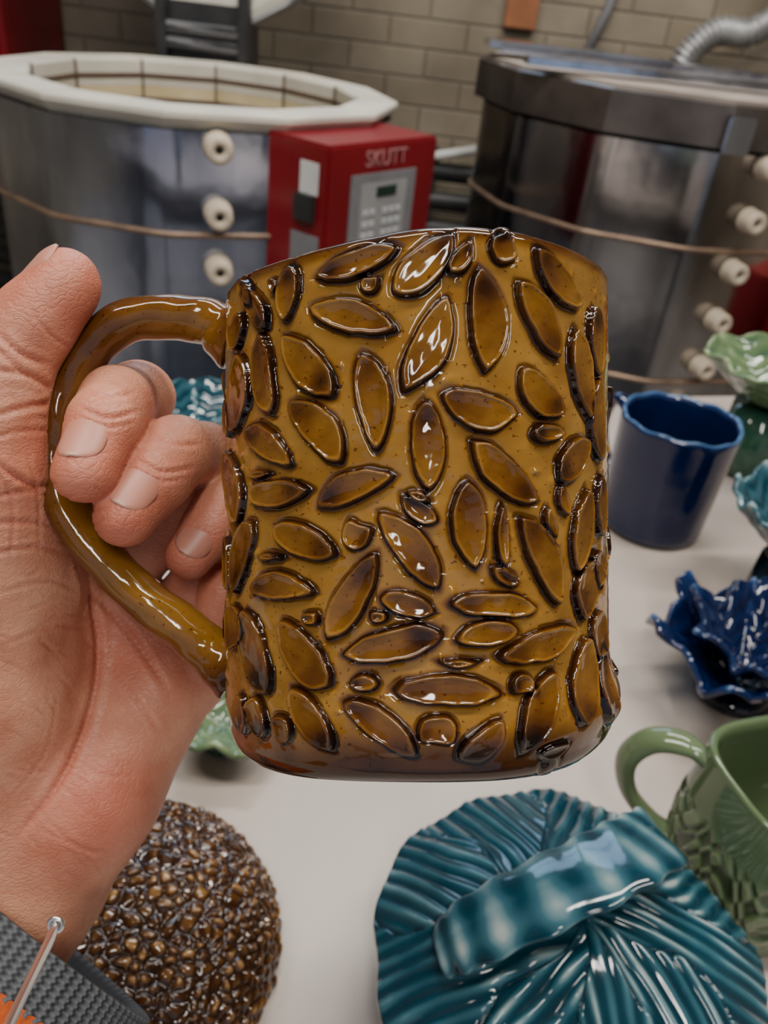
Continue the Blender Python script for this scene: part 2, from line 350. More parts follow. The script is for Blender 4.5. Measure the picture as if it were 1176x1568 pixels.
for (c,ax,la,lb) in stamps:
    ds=((S-c[0]+per/2)%per)-per/2; dz=Z-c[1]
    m=(np.abs(ds)<la+lb+.003)&(np.abs(dz)<la+lb+.003)
    if not m.any(): continue
    a=ds[m]*ax[0]+dz[m]*ax[1]; b=-ds[m]*ax[1]+dz[m]*ax[0]
    sk=rng.uniform(-.20,.20); b=b+sk*lb*(1-(a/la)**2)*2
    tw=rng.uniform(-.18,.18); b=b*(1+tw*a/la)
    if la/lb<1.5: g=(np.abs(a/la)**3+np.abs(b/lb)**3)**(1/3)
    else: g=(np.abs(a/la)**2.2+np.abs(b/lb)**rng.uniform(1.25,1.6))**(1/1.75)
    sd=(g-1)*lb*1.05+wob[m]*.00026
    up=sm((.00020-sd)/.00040)
    ed=rng.uniform(.8,1.2)
    h=.00140*up+.00030*np.exp(-((sd+.0004)/.00026)**2)*ed-.00030*sm((-sd-.0005)/(lb*.6))+.00008*np.sin(a*900+rng.uniform(0,6))*up*np.cos(b*700)
    cur=Hh[m]; Hh[m]=np.maximum(cur,h)
    grooveA[m]=np.maximum(grooveA[m],np.exp(-((sd-.00045)/.00036)**2)*(1-up))
    sg=rng.choice([-1,1]); drk=rng.uniform(-.07,.07)
    ti=.57+drk+.10*sg*(a/la)+.05*(b/lb)+.09*wob[m]
    ti=ti-rng.uniform(.08,.34)*np.exp(-((a/la+sg*.6)/.30)**2)*np.exp(-(b/lb)**2*2.0)
    ti=ti+.16*np.exp(-((sd+.0005)/.00024)**2)
    side=.55+.45*np.tanh((-dz[m]/lb+.3*ds[m]/lb)*1.0)     # glaze runs down and pools under each leaf
    edge=np.exp(-((sd-.00010)/.00026)**2)*(.70+.30*side)
    t=tone[m]; t=t*(1-up)+ti*up; t=t-.72*edge; tone[m]=t
Hh-=.0004*grooveA*(Hh<.0004); tone-=.30*grooveA
for i in range(200):
    c=(rng.uniform(-math.pi,math.pi)*R,rng.uniform(-.052,.052)); r0=rng.uniform(.0004,.0012)
    ds=((S-c[0]+per/2)%per)-per/2; m=(np.abs(ds)<.004)&(np.abs(Z-c[1])<.004)
    e1,e2_=rng.uniform(.4,1.5,2)
    d2=((ds[m]*e2_)**2+((Z[m]-c[1])*e1)**2)/r0**2
    Hh[m]=np.maximum(Hh[m],.0005*np.exp(-d2)); 
Hh+=.00028*fbm(S,Z,9,170,2)+.00007*fbm(S,Z,11,900,2)
fadeb=sm((Z+HH-.005)/.005)
Hh=Hh*(.4+.6*fadeb)
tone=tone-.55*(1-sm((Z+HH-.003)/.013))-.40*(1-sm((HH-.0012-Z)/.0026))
thm=S/R
rad_=R-.0016+.0008*np.cos(2*thm+.5)+.0030*np.exp(-((Z+HH-.009)/.008)**2)*np.clip(.5+.7*np.sin(thm),0,1.2)-.0012*sm((.012-(Z+HH))/.008)
rows_r=[rad_+Hh]; rows_z=[Z+0]
tones=[tone]
rb=rows_r[0][-1]; 
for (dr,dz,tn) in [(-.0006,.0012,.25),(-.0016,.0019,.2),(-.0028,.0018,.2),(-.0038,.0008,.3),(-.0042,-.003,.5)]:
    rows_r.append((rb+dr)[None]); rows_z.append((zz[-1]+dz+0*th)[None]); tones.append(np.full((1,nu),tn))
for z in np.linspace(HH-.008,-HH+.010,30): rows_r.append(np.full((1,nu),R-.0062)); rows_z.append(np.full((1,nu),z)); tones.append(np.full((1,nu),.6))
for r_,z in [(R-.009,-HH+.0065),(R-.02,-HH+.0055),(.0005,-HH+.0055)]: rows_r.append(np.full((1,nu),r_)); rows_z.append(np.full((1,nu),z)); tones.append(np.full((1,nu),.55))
RR=np.vstack(rows_r); ZZ=np.vstack(rows_z); TT=np.vstack(tones)
pre_r=[];pre_z=[]
r0=RR[0]
for (dr,dz) in [(-.044,.0022),(-.012,.0018),(-.0075,.0),(-.0045,-.0005),(-.0022,.0002),(-.0008,.0016),(-.0002,.0028)]:
    pre_r.append((r0+dr)[None]); pre_z.append(np.full((1,nu),-HH+dz))
RR=np.vstack(pre_r+[RR]); ZZ=np.vstack(pre_z+[ZZ]); TT=np.vstack([np.full((len(pre_r),nu),.18),TT])
TH=np.broadcast_to(th,RR.shape)
X=RR*np.sin(TH); Zc=RR*np.cos(TH)
rimw=sm((ZZ-HH*.6)/(HH*.4)); botw=sm((-ZZ-HH*.7)/(HH*.3))
ZY=ZZ+X*.028+rimw*(.0012*np.sin(2*TH+.6)+.0006*np.sin(5*TH+1))+botw*.0008*np.sin(4*TH+2)
V=np.stack([X,ZY,Zc],-1).reshape(-1,3)
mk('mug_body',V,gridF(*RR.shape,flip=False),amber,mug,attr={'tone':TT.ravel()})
hp=[(364,516),(340,506),(316,494),(270,486),(205,491),(152,520),(114,572),(95,650),(94,725),(113,790),(160,856),(220,914),(280,962),(322,996),(346,1014),(366,1026)]
Ph=cr([J(u,v,.222)-np.array([MX,0,-D]) for u,v in hp],14)
sh=np.linspace(0,1,len(Ph)); fl=np.exp(-(sh/.07)**2)+np.exp(-((1-sh)/.08)**2)
ra=.0059+.0034*fl; rb_=.0078+.003*fl
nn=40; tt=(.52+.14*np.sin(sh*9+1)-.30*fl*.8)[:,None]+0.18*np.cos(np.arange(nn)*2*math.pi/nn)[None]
sweep('mug_handle',Ph,ra,rb_,(0,0,1),amber,mug,n=nn,attr={'tone':tt},extra=lambda s,t:.05*np.sin(17*s+2*t)+.035*np.sin(41*s+t)+.02*np.sin(90*s+3*t))

# ------------------------------------------------------------------ hand (signed-distance sculpt -> surface nets)
h=.00075
lo=np.array([-.175,-.205,-.325]); hi=np.array([-.020,.088,-.180])
dims=np.ceil((hi-lo)/h).astype(int)
gx,gy,gz=[lo[i]+h*np.arange(dims[i]) for i in range(3)]
def newf(): return np.full(dims,.03,np.float32)
def smin(a,b,k):
    hh=np.clip(k-np.abs(a-b),0,None)/k; return np.minimum(a,b)-hh*hh*k*.25
def cap(f,A,B,ra,rb,k):
    A=np.array(A);B=np.array(B); mr=max(ra,rb)+.02
    l=np.minimum(A,B)-mr; u=np.maximum(A,B)+mr
    i0=np.clip(((l-lo)/h).astype(int),0,dims); i1=np.clip(((u-lo)/h).astype(int)+1,0,dims)
    if (i1<=i0).any(): return
    sl=tuple(slice(a,b) for a,b in zip(i0,i1))
    x=(gx[sl[0]]-A[0])[:,None,None].astype(np.float32);y=(gy[sl[1]]-A[1])[None,:,None].astype(np.float32);z=(gz[sl[2]]-A[2])[None,None,:].astype(np.float32)
    d=(B-A); L=float(d@d)+1e-12
    t=np.clip((x*d[0]+y*d[1]+z*d[2])/L,0,1)
    dist=np.sqrt((x-t*d[0])**2+(y-t*d[1])**2+(z-t*d[2])**2)-(ra+(rb-ra)*t)
    f[sl]=smin(f[sl],dist,k)
palm=newf()
def chain(f,pts,k):
    for a,b in zip(pts[:-1],pts[1:]): cap(f,J(*a[:3]),J(*b[:3]),a[3],b[3],k)
C0=J(35,1416,.262); dA=np.array([-.62,-.78,.57]); dA/=np.linalg.norm(dA)
pk=.012
chain(palm,[(70,840,.259,.0125),(-40,1320,.264,.017)],pk)
chain(palm,[(150,900,.263,.0130),(-5,1350,.266,.018)],pk)
chain(palm,[(228,970,.266,.0125),(25,1350,.266,.018)],pk)
chain(palm,[(275,1030,.266,.0118),(50,1370,.264,.017)],pk)
chain(palm,[(222,1085,.259,.0155),(140,1220,.255,.0175),(62,1345,.257,.018)],pk)
chain(palm,[(-22,720,.2190,.0155),(-12,800,.226,.0170),(-8,900,.235,.021),(-20,1050,.243,.024),(-30,1250,.252,.022)],pk)
chain(palm,[(10,900,.25,.018),(80,960,.262,.012)],pk)
W0=J(5,1345,.262)
cap(palm,W0,C0+dA*.07+np.array([-.006,.004,0]),.0235,.0265,pk)
cap(palm,J(45,1355,.262),C0+dA*.07+np.array([.008,-.006,0]),.018,.023,pk)
thumb=newf()
chain(thumb,[(-22,800,.224,.0165),(-20,700,.2160,.0150),(-14,625,.2130,.0134),(8,560,.2120,.0112),(50,496,.2120,.0095),(101,431,.2120,.0085)],.005)
cap(thumb,J(56,490,.2110),J(95,452,.2110),.0080,.0074,.005)
fing=[ [(95,800,.262,.0118),(200,640,.250,.0102),(212,608,.240,.0097),(178,616,.223,.0092),(160,650,.2145,.0090),(130,722,.2055,.0081)],
       [(180,880,.266,.0118),(300,735,.254,.0102),(312,700,.244,.0097),(270,692,.228,.0094),(242,726,.2205,.0090),(191,790,.2125,.0081)],
       [(255,960,.268,.0112),(365,830,.258,.0096),(368,798,.248,.0088),(346,775,.240,.0082),(328,802,.2375,.0080),(290,850,.234,.0070)],
       [(300,1040,.266,.0105),(378,950,.262,.0082),(372,915,.254,.0078),(345,905,.250,.0072),(330,945,.249,.0064)] ]
F_=newf()
for fg in fing:
    g=newf(); chain(g,fg,.004); F_=smin(F_,g,.0008)
body=smin(palm,thumb,.007)
sdf=smin(body,F_,.004)
del palm,thumb,F_,body
def surface_nets(f):
    s=f<0; nx,ny,nz=f.shape
    c=[(i,j,k) for i in (0,1) for j in (0,1) for k in (0,1)]
    cnt=np.zeros((nx-1,ny-1,nz-1),np.int8)
    for i,j,k in c: cnt+=s[i:nx-1+i,j:ny-1+j,k:nz-1+k]
    act=(cnt>0)&(cnt<8); idx=np.argwhere(act)
    vals={cc:f[idx[:,0]+cc[0],idx[:,1]+cc[1],idx[:,2]+cc[2]] for cc in c}
    acc=np.zeros((len(idx),3)); n=np.zeros(len(idx))
    for a in c:
        for ax in range(3):
            if a[ax]==1: continue
            b=list(a); b[ax]=1; b=tuple(b); va,vb=vals[a],vals[b]; m=(va<0)!=(vb<0)
            t=np.where(m,va/np.where(va-vb==0,1,va-vb),0)
            p=np.array(a,float)[None]+t[:,None]*(np.array(b)-np.array(a))[None]
            acc+=p*m[:,None]; n+=m
    P=lo+h*(idx+acc/n[:,None])
    vid=np.full(act.shape,-1,np.int32); vid[act]=np.arange(len(idx))
    Q=[]
    for ax in range(3):
        o=[x for x in range(3) if x!=ax]
        sl0=[slice(None)]*3; sl1=[slice(None)]*3; sl0[ax]=slice(0,f.shape[ax]-1); sl1[ax]=slice(1,None)
        e=np.argwhere(s[tuple(sl0)]!=s[tuple(sl1)])
        e=e[(e[:,o[0]]>0)&(e[:,o[1]]>0)&(e[:,o[0]]<f.shape[o[0]]-1)&(e[:,o[1]]<f.shape[o[1]]-1)]
        ins=s[e[:,0],e[:,1],e[:,2]]
        def g(d0,d1):
            q=e.copy(); q[:,o[0]]-=d0; q[:,o[1]]-=d1; return vid[q[:,0],q[:,1],q[:,2]]
        quad=np.stack([g(1,1),g(0,1),g(0,0),g(1,0)],1)
        fl=ins if ax!=1 else ~ins
        quad[~fl]=quad[~fl][:,::-1]; Q.append(quad)
    return P,np.vstack(Q)
P,Q=surface_nets(sdf); del sdf
E=np.vstack([Q[:,[0,1]],Q[:,[1,2]],Q[:,[2,3]],Q[:,[3,0]]]); deg=np.bincount(E.ravel(),minlength=len(P))
def lap(P):
    o=np.stack([np.bincount(E[:,0],P[E[:,1],i],len(P))+np.bincount(E[:,1],P[E[:,0],i],len(P)) for i in range(3)],1); return o/deg[:,None]
for _ in range(4): P=P*.5+lap(P)*.5
def vnorm(P):
    n=np.cross(P[Q[:,2]]-P[Q[:,0]],P[Q[:,3]]-P[Q[:,1]]); o=np.stack([np.bincount(Q.ravel(),np.repeat(n[:,i],4),len(P)) for i in range(3)],1)
    return o/(np.linalg.norm(o,axis=1)[:,None]+1e-12)
nr=vnorm(P)
dep=-P[:,2]; uu=588+P[:,0]/dep/K; vv=784-P[:,1]/dep/K
CR=[([(92,800),(128,880),(150,980),(140,1080),(95,1190),(20,1290)],.8,1.3,.23,.3),
    ([(110,880),(190,960),(260,1060)],.8,.9,.24,.3),([(150,1000),(215,1080),(250,1130)],.6,.5,.23,.3),
    ([(60,1120),(140,1180),(205,1190)],.5,.3,.2,.3),([(20,1200),(110,1290),(170,1310)],.5,.35,.2,.3),([(90,1050),(70,1150),(10,1230)],.4,.3,.2,.3),
    ([(-20,566),(40,574),(92,604)],.7,.7,.19,.24),([(-20,640),(45,622),(90,618)],.7,.8,.19,.24),([(-20,672),(30,660),(88,660)],.5,.5,.19,.24),
    ([(-20,700),(45,742),(80,742)],.7,.9,.19,.25),([(-20,762),(40,752),(80,760)],.6,.6,.19,.25),([(-20,800),(50,800),(95,812)],.6,.6,.19,.25),
    ([(-20,850),(50,838),(110,850)],.6,.6,.19,.25),([(-10,910),(70,890),(125,905)],.5,.5,.19,.26),([(0,990),(80,960),(140,965)],.5,.4,.19,.26),
    ([(-10,505),(30,540),(80,560)],.6,.7,.19,.24),([(-10,525),(22,560),(70,585)],.5,.5,.19,.24),([(40,460),(70,505),(110,535)],.4,.4,.19,.24),
    ([(0,720),(20,780),(15,870)],.5,.4,.19,.25),([(40,690),(58,760),(60,850)],.4,.35,.19,.25),
    ([(120,622),(165,640),(215,628)],.5,.7,.19,.232),([(118,636),(160,654),(210,645)],.4,.5,.19,.225),([(130,600),(170,607),(210,600)],.5,.5,.19,.235),
    ([(205,700),(248,722),(300,715)],.5,.7,.19,.236),([(200,714),(242,736),(292,730)],.4,.5,.19,.23),([(230,665),(270,680),(310,680)],.5,.5,.19,.24)]
rg=np.random.default_rng(5)
for i in range(60):
    u0=rg.uniform(-10,150); v0=rg.uniform(560,1330); L=rg.uniform(25,70); a=rg.uniform(-.5,.25)+ (0 if v0<950 else .7)
    CR.append(([(u0-L*math.cos(a)/2,v0-L*math.sin(a)/2),(u0,v0+rg.uniform(-5,5)),(u0+L*math.cos(a)/2,v0+L*math.sin(a)/2)],.35,.28,.2,.3))
disp=np.zeros(len(P))
for pts,w,dp,d0,d1 in CR:
    C=cr([(a,b) for a,b in pts],12)
    sel=(dep>d0)&(dep<d1)&(nr[:,2]>0)&(uu>C[:,0].min()-20)&(uu<C[:,0].max()+20)&(vv>C[:,1].min()-20)&(vv<C[:,1].max()+20)
    ii=np.where(sel)[0]
    if len(ii)==0: continue
    dm=np.full(len(ii),1e9); tb_=np.zeros(len(ii))
    for k_ in range(len(C)):
        d=np.hypot(uu[ii]-C[k_,0],vv[ii]-C[k_,1]); m=d<dm; dm[m]=d[m]; tb_[m]=k_/(len(C)-1)
    w_px=w/.19
    tap=np.clip(np.minimum(tb_,1-tb_)*5+.05,0,1)
    disp[ii]-=dp*.001*np.exp(-(dm/w_px/1.2)**2)*tap
    disp[ii]+=dp*.0003*np.exp(-((dm-w_px*3)/w_px/1.5)**2)*tap
disp=np.clip(disp,-.0014,.001)
disp+=.00018*fbm(uu,vv,21,.06,3)
P=P+nr*disp[:,None]
tips=[J(130,722,.2055),J(191,790,.2125),J(101,431,.2120),J(290,850,.234),J(150,1230,.24),J(230,970,.25)]
fl=np.zeros(len(P))
for t_ in tips: fl=np.maximum(fl,np.exp(-((P-t_)**2).sum(1)/.022**2))
crs=np.clip(-disp*1500,0,1)

skin,nt,b=nmat('skin')
at=nt.nodes.new('ShaderNodeAttribute'); at.attribute_name='flush'
n=noise(nt,70,5); r=ramp(nt,n.outputs[0],[(.3,(.44,.165,.09)),(.5,(.57,.25,.15)),(.75,(.64,.33,.21))])
mx=nt.nodes.new('ShaderNodeMix'); mx.data_type='RGBA'; mx.inputs[7].default_value=(.48,.11,.065,1)
ms=nt.nodes.new('ShaderNodeMath'); ms.operation='MULTIPLY'; ms.inputs[1].default_value=.65
nt.links.new(at.outputs['Fac'],ms.inputs[0]); nt.links.new(ms.outputs[0],mx.inputs[0]); nt.links.new(r.outputs[0],mx.inputs[6]); nt.links.new(mx.outputs[2],b.inputs['Base Color'])
b.inputs['Roughness'].default_value=.48; b.inputs['Subsurface Weight'].default_value=.2; b.inputs['Subsurface Radius'].default_value=(1,.35,.2); b.inputs['Subsurface Scale'].default_value=.003
v1=nt.nodes.new('ShaderNodeTexVoronoi'); v1.feature='DISTANCE_TO_EDGE'; v1.inputs['Scale'].default_value=620
tc=nt.nodes.new('ShaderNodeTexCoord'); wn=noise(nt,300,3)
mv=nt.nodes.new('ShaderNodeMix'); mv.data_type='RGBA'; mv.inputs[0].default_value=.004
nt.links.new(tc.outputs['Object'],mv.inputs[6]); nt.links.new(wn.outputs[1],mv.inputs[7]); 
mp=nt.nodes.new('ShaderNodeMapping'); mp.inputs['Scale'].default_value=(.45,1.15,.8); mp.inputs['Rotation'].default_value=(0,0,.35); nt.links.new(mv.outputs[2],mp.inputs[0]); nt.links.new(mp.outputs[0],v1.inputs['Vector'])
cr1=ramp(nt,v1.outputs[0],[(0,(0,0,0)),(.14,(1,1,1))])
bump(nt,b,cr1.outputs[0],.38,.0003)
hand=empty('human_hand',Mc)
mk('hand_skin',P,Q,skin,hand,attr={'flush':np.clip(fl+.6*crs,0,1)})
nailm,nt,b=nmat('fingernail')
at=nt.nodes.new('ShaderNodeAttribute'); at.attribute_name='tone'
r=ramp(nt,at.outputs['Fac'],[(0,(.52,.26,.19)),(.12,(.48,.19,.13)),(.92,(.50,.21,.15)),(.97,(.56,.36,.27))]); nt.links.new(r.outputs[0],b.inputs['Base Color'])
b.inputs['Roughness'].default_value=.42; b.inputs['Subsurface Weight'].default_value=.15; b.inputs['Subsurface Scale'].default_value=.002
def nail(name,A,B,ra,rb,t0,t1,nd,half=.80):
    d=B-A; L=np.linalg.norm(d); ax=d/L; nd=np.array(nd,float); nd-=nd@ax*ax; nd/=np.linalg.norm(nd); m=np.cross(ax,nd)
    ns,nw=26,21; V=[];tn=[]
    for i in range(ns):
        s=i/(ns-1); t=t0+(t1-t0)*s; rr=ra+(rb-ra)*min(t,1)
        over=max(0,(t-1)*L); rr=math.sqrt(max(rr*rr-over*over*.8,1e-8))
        wsh=math.sqrt(max(0,1-((.5-s)/.5)**4)) if s<.5 else math.sqrt(max(0.0,1-((s-.5)/.505)**3.0))
        for j in range(nw):
            w=(j/(nw-1)*2-1); ph=w*half*wsh
            e=.00025-.0005*abs(w)**4-.0006*(1-s)**8
            V.append(A+d*t+(math.cos(ph)*.985*nd+math.sin(ph)*m)*(rr+e)); tn.append(s-.08*w*w)
    o=mk(name,np.array(V),gridF(ns,nw,False),nailm,hand,attr={'tone':tn})
    sd=o.modifiers.new('thick','SOLIDIFY'); sd.thickness=.0006; sd.offset=0
nail('nail_index',J(160,650,.2145),J(130,722,.2055),.0090,.0081,.22,1.10,(-.1,.05,1))
nail('nail_middle',J(242,726,.2205),J(191,790,.2125),.0090,.0081,.18,1.10,(-.1,.0,1))
nail('nail_ring',J(328,802,.2375),J(290,850,.234),.0080,.0070,.15,1.12,(-.15,-.1,1))
nail('nail_thumb',J(50,496,.2120),J(101,431,.2120),.0096,.0086,.45,1.42,(-.62,.60,.40))

# ------------------------------------------------------------------ sleeve with zip pull
knit,nt,b=nmat('grey_knit_cuff')
at=nt.nodes.new('ShaderNodeAttribute'); at.attribute_name='tone'
r=ramp(nt,at.outputs['Fac'],[(0,(.03,.032,.036)),(.5,(.085,.088,.095)),(1,(.13,.135,.14))]); nt.links.new(r.outputs[0],b.inputs['Base Color']); b.inputs['Roughness'].default_value=.95
orange=simple('orange_fleece',(.50,.09,.012),(.38,.06,.008),60,.95,0,.6,.002,300)
slv=empty('jacket_sleeve',Mc)
e1=np.cross(dA,(0,0,1)); e1/=np.linalg.norm(e1); e2=np.cross(e1,dA)
C0s=C0+np.array([.002,.001,0])
nt_,na=160,720
Vs=[];tn=[]
ph=np.arange(na)*2*math.pi/na
for i in range(nt_):
    s=i/(nt_-1)*.0155
    rib=np.sin(ph*90)*.0004+.0003*np.sin(s*2*math.pi/.0018+np.pi*np.round(ph*90/math.pi))
    r_=.049+.001*math.sin(s*90)+rib; endr=0 if i>3 else -.0018*(1-i/3)**2
    Vs.append(C0s+dA*s+np.outer(np.cos(ph)*(r_+endr),e1)+np.outer(np.sin(ph)*(r_+endr)*.78,e2)); tn.append(.45+rib*800)
for s in (.002,.0155): 
    Vs.insert(0,C0s+dA*s+np.outer(np.cos(ph)*.0445,e1)+np.outer(np.sin(ph)*.0445*.78,e2)); tn.insert(0,np.full(na,.2))
mk('knit_cuff',np.array(Vs).reshape(-1,3),gridF(len(Vs),na),knit,slv,attr={'tone':np.array(tn)})
P2=[C0s+dA*s for s in np.linspace(.014,.12,12)]
sweep('sleeve_fabric',P2,[.0495+.003*math.sin(min(i,6)/6*3.1) for i in range(12)],[.0390+.003*math.sin(min(i,6)/6*3.1) for i in range(12)],e2,orange,slv,n=64,cap=False)
zipm=simple('zip_metal',(.80,.78,.76),(.7,.68,.66),40,.3,1.)
zp=cr([J(84,1418,.212),J(78,1436,.206),J(58,1477,.193),J(30,1535,.178),J(0,1600,.164)],10)
sweep('zip_pull',zp,.0015,.0011,(0,0,1),zipm,slv,n=16)
Pz=[J(85,1416,.212)+.0017*np.array([math.cos(t),math.sin(t),0]) for t in np.linspace(0,2*math.pi,40)]
sweep('zip_eye',Pz,.0007,.0007,(0,0,1),zipm,slv,n=10,cap=False)

# ------------------------------------------------------------------ pottery on the table
teal=glaze('teal_glaze',[(0,(.001,.010,.018)),(.35,(.005,.040,.060)),(.65,(.034,.11,.14)),(.85,(.15,.24,.255)),(1,(.38,.42,.39))],nscale=40,namp=.45,rough=.07)
navy=glaze('navy_glaze',[(0,(.001,.002,.012)),(.5,(.002,.008,.043)),(.9,(.008,.03,.11)),(1,(.05,.12,.24))],nscale=40,namp=.2,rough=.08)
green=glaze('green_glaze',[(0,(.012,.022,.008)),(.5,(.065,.10,.045)),(1,(.18,.235,.12))],nscale=30,namp=.15,rough=.08)
lime=glaze('speckled_green_glaze',[(0,(.02,.08,.05)),(.5,(.11,.17,.08)),(1,(.28,.35,.18))],nscale=90,namp=.8,rough=.1)
brown=glaze('tortoise_glaze',[(0,(.006,.002,.001)),(.4,(.035,.012,.003)),(.75,(.12,.05,.011)),(1,(.34,.19,.065))],nscale=60,namp=.35,rough=.05)

jar=empty('textured_dish',TM(-.099,.196,.785))
RJ,HJ=.074,.050
ns,na=320,660; s=np.linspace(0,1,ns)[:,None]; ph=(np.arange(na)*2*math.pi/na)[None]
ang=s*math.pi*.5; Rr=RJ*np.sin(ang)**.85+0*ph; Zr=HJ*np.cos(ang)**.8+0*ph
B=np.stack([Rr*np.cos(ph),Rr*np.sin(ph),Zr],-1)
rg=np.random.default_rng(12); seeds=[]
for i in range(23):
    a=(i+.5)/23*math.pi/2; cnt=max(3,int(60*math.sin(a)**.9))
    for j in range(cnt):
        p=(j+.5*(i%2)+rg.uniform(-.35,.35))/cnt*2*math.pi; a2=a+rg.uniform(-.026,.026)
        seeds.append((RJ*math.sin(a2)**.85*math.cos(p),RJ*math.sin(a2)**.85*math.sin(p),HJ*max(math.cos(a2),0)**.8,rg.uniform(.5,1.3)))
kd=KDTree(len(seeds))
for i,q in enumerate(seeds): kd.insert(q[:3],i)
kd.balance()
nzx=.0020*fbm(B[...,0],B[...,1],41,360,2); nzy=.0020*fbm(B[...,0],B[...,1],42,360,2)
flat=(B+np.stack([nzx,nzy,0*nzx],-1)).reshape(-1,3); hb=np.empty(len(flat))
for i,p in enumerate(flat.tolist()):
    r2=kd.find_n(p,2); d1,d2=r2[0][2],r2[1][2]; q=seeds[r2[0][1]]
    hb[i]=min(1,(d2-d1)/.0030)**.8*max(0,1-(d1/.0058)**2)*q[3]
hb=hb.reshape(ns,na)
hb=.25*np.roll(hb,1,1)+.5*hb+.25*np.roll(hb,-1,1)
nrmv=B/np.array([RJ**2,RJ**2,HJ**2]); nrmv/=np.linalg.norm(nrmv,axis=-1)[...,None]
B=B+nrmv*(.0021*hb)[...,None]
mk('dish_body',B.reshape(-1,3),gridF(ns,na,flip=False),brown,jar,attr={'tone':(.17+.64*hb).ravel()})
lathe('dish_foot',[(.001,0),(.05,0),(RJ-.0005,.002),(RJ,.004)],64,brown,jar)

cas=empty('lidded_casserole',TM(.106,.192,.815))
ns,na=280,1000; s=np.linspace(0.002,1,ns)[:,None]; ph=(np.arange(na)*2*math.pi/na)[None]
Rl=.088; r_=Rl*s
x=r_*np.cos(ph); y=r_*np.sin(ph)
secf=ph/(2*math.pi)*9+.7*s+.15*np.sin(9*s+ph); sec=np.floor(secf)%9; sf=secf-np.floor(secf)
phc=(sec+.5)/9*2*math.pi
dl=np.where(sec%2==0,.95,1.25)
nz=fbm(x,y,31,60,3)
pat=np.sin((x*np.cos(phc+dl)+y*np.sin(phc+dl))*2*math.pi/.0078+2.8*nz+s*2)
ridge=(.5+.5*pat)**1.2*(.45+.55*np.sin(x*90+y*60+1+nz)**2)
leafedge=np.exp(-(np.minimum(sf,1-sf)/.03)**2)
fade=sm(s/.12)
zl=.050+.028*(1-s**2.2)+(.0018*ridge-.0012*leafedge)*fade+.0030*fbm(x,y,33,50,2); edge=1+.018*np.sin(5*ph+1)+.012*np.sin(13*ph)
X=r_*edge*np.cos(ph); Y=r_*edge*np.sin(ph)
V=np.stack([X,Y,zl+0*ph],-1)
low=V[-1:].copy(); low[...,2]-=.006; low2=V[-1:].copy()*np.array([.95,.95,1]); low2[...,2]-=.008
V=np.concatenate([V,low,low2],0)
pale=.5+.5*np.clip(fbm(x,y,35,35,2)*1.6-(y/.088)*.6,-1,1)
tn=np.concatenate([.22+(.30+.60*pale)*ridge*fade**.5-.15*leafedge,np.full((2,na),.4)],0)
mk('lid_dome',V.reshape(-1,3),gridF(ns+2,na,flip=False),teal,cas,attr={'tone':tn.ravel()})
lathe('dish_body',[(.001,0),(.055,0),(.07,.01),(.081,.03),(.083,.047),(.06,.049)],96,navy,cas)
Pb=cr([(-.060,-.016,.068),(-.050,-.012,.079),(-.028,-.004,.092),(-.002,.008,.100),(.020,.022,.101),(.036,.036,.094),(.038,.042,.083),(.026,.038,.078)],20)
m_=len(Pb); nn=64; sv=np.linspace(0,1,m_)
sweep('strap_handle',Pb,.0026,.010+.009*np.sin(np.clip(sv*1.15,0,1)*math.pi)**.6,(.35,-.9,.25),teal,cas,n=nn,power=2.6,
      attr={'tone':(.55+.24*np.sin(sv*60+.8*np.sin(sv*9))[:,None]+.12*np.sin(np.arange(nn)*.4)[None])},extra=lambda s_,t:.05*np.sin(s_*60+.8*np.sin(s_*9)+1.5*np.sin(t)))

gm=empty('green_mug',TM(.222,.270,.845))
Mg=Matrix.Rotation(math.radians(20),4,'Z')
prof=[(.001,.004),(.030,.001),(.036,.0),(.039,.004)]+[(.0400+.003*math.sin(t*math.pi),.004+.088*t) for t in np.linspace(.02,1,110)]+[(.0405,.0945),(.0385,.0955),(.0365,.094),(.036,.088),(.0365,.05),(.035,.014),(.02,.008),(.001,.008)]
prof=np.array(prof); na=420; ph=(np.arange(na)*2*math.pi/na)[None]; r_=prof[:,0][:,None]; z=prof[:,1][:,None]
sq=(np.abs(np.cos(ph))**3.2+np.abs(np.sin(ph))**3.2)**(-1/3.2)
up_=sm((z-.01)/.01)*sm((.066-z)/.008)*(np.arange(len(prof))[:,None]<114)
a_=ph*.042; sw=np.sin(200*a_+4*np.sin(140*z+3*np.sin(120*a_)))*np.sin(180*z+3*np.sin(130*a_+1))
cv=np.clip(sw*2.5,-1,1)*up_
r2=r_*sq*.985+.0010*cv
mk('mug_body',np.stack([r2*np.cos(ph),r2*np.sin(ph),z+0*ph],-1).reshape(-1,3),gridF(len(prof),na),green,gm,Mg,attr={'tone':(.62+.28*cv*up_+0*ph).ravel()})
Ph=cr([(-.036,.012,.080),(-.050,.020,.086),(-.066,.026,.080),(-.074,.028,.062),(-.068,.026,.040),(-.052,.018,.026),(-.036,.010,.022)],12)
sweep('mug_handle',Ph,.0048,.0075,(.35,-.93,0),green,gm,n=24,attr={'tone':np.full((len(Ph),24),.7)})

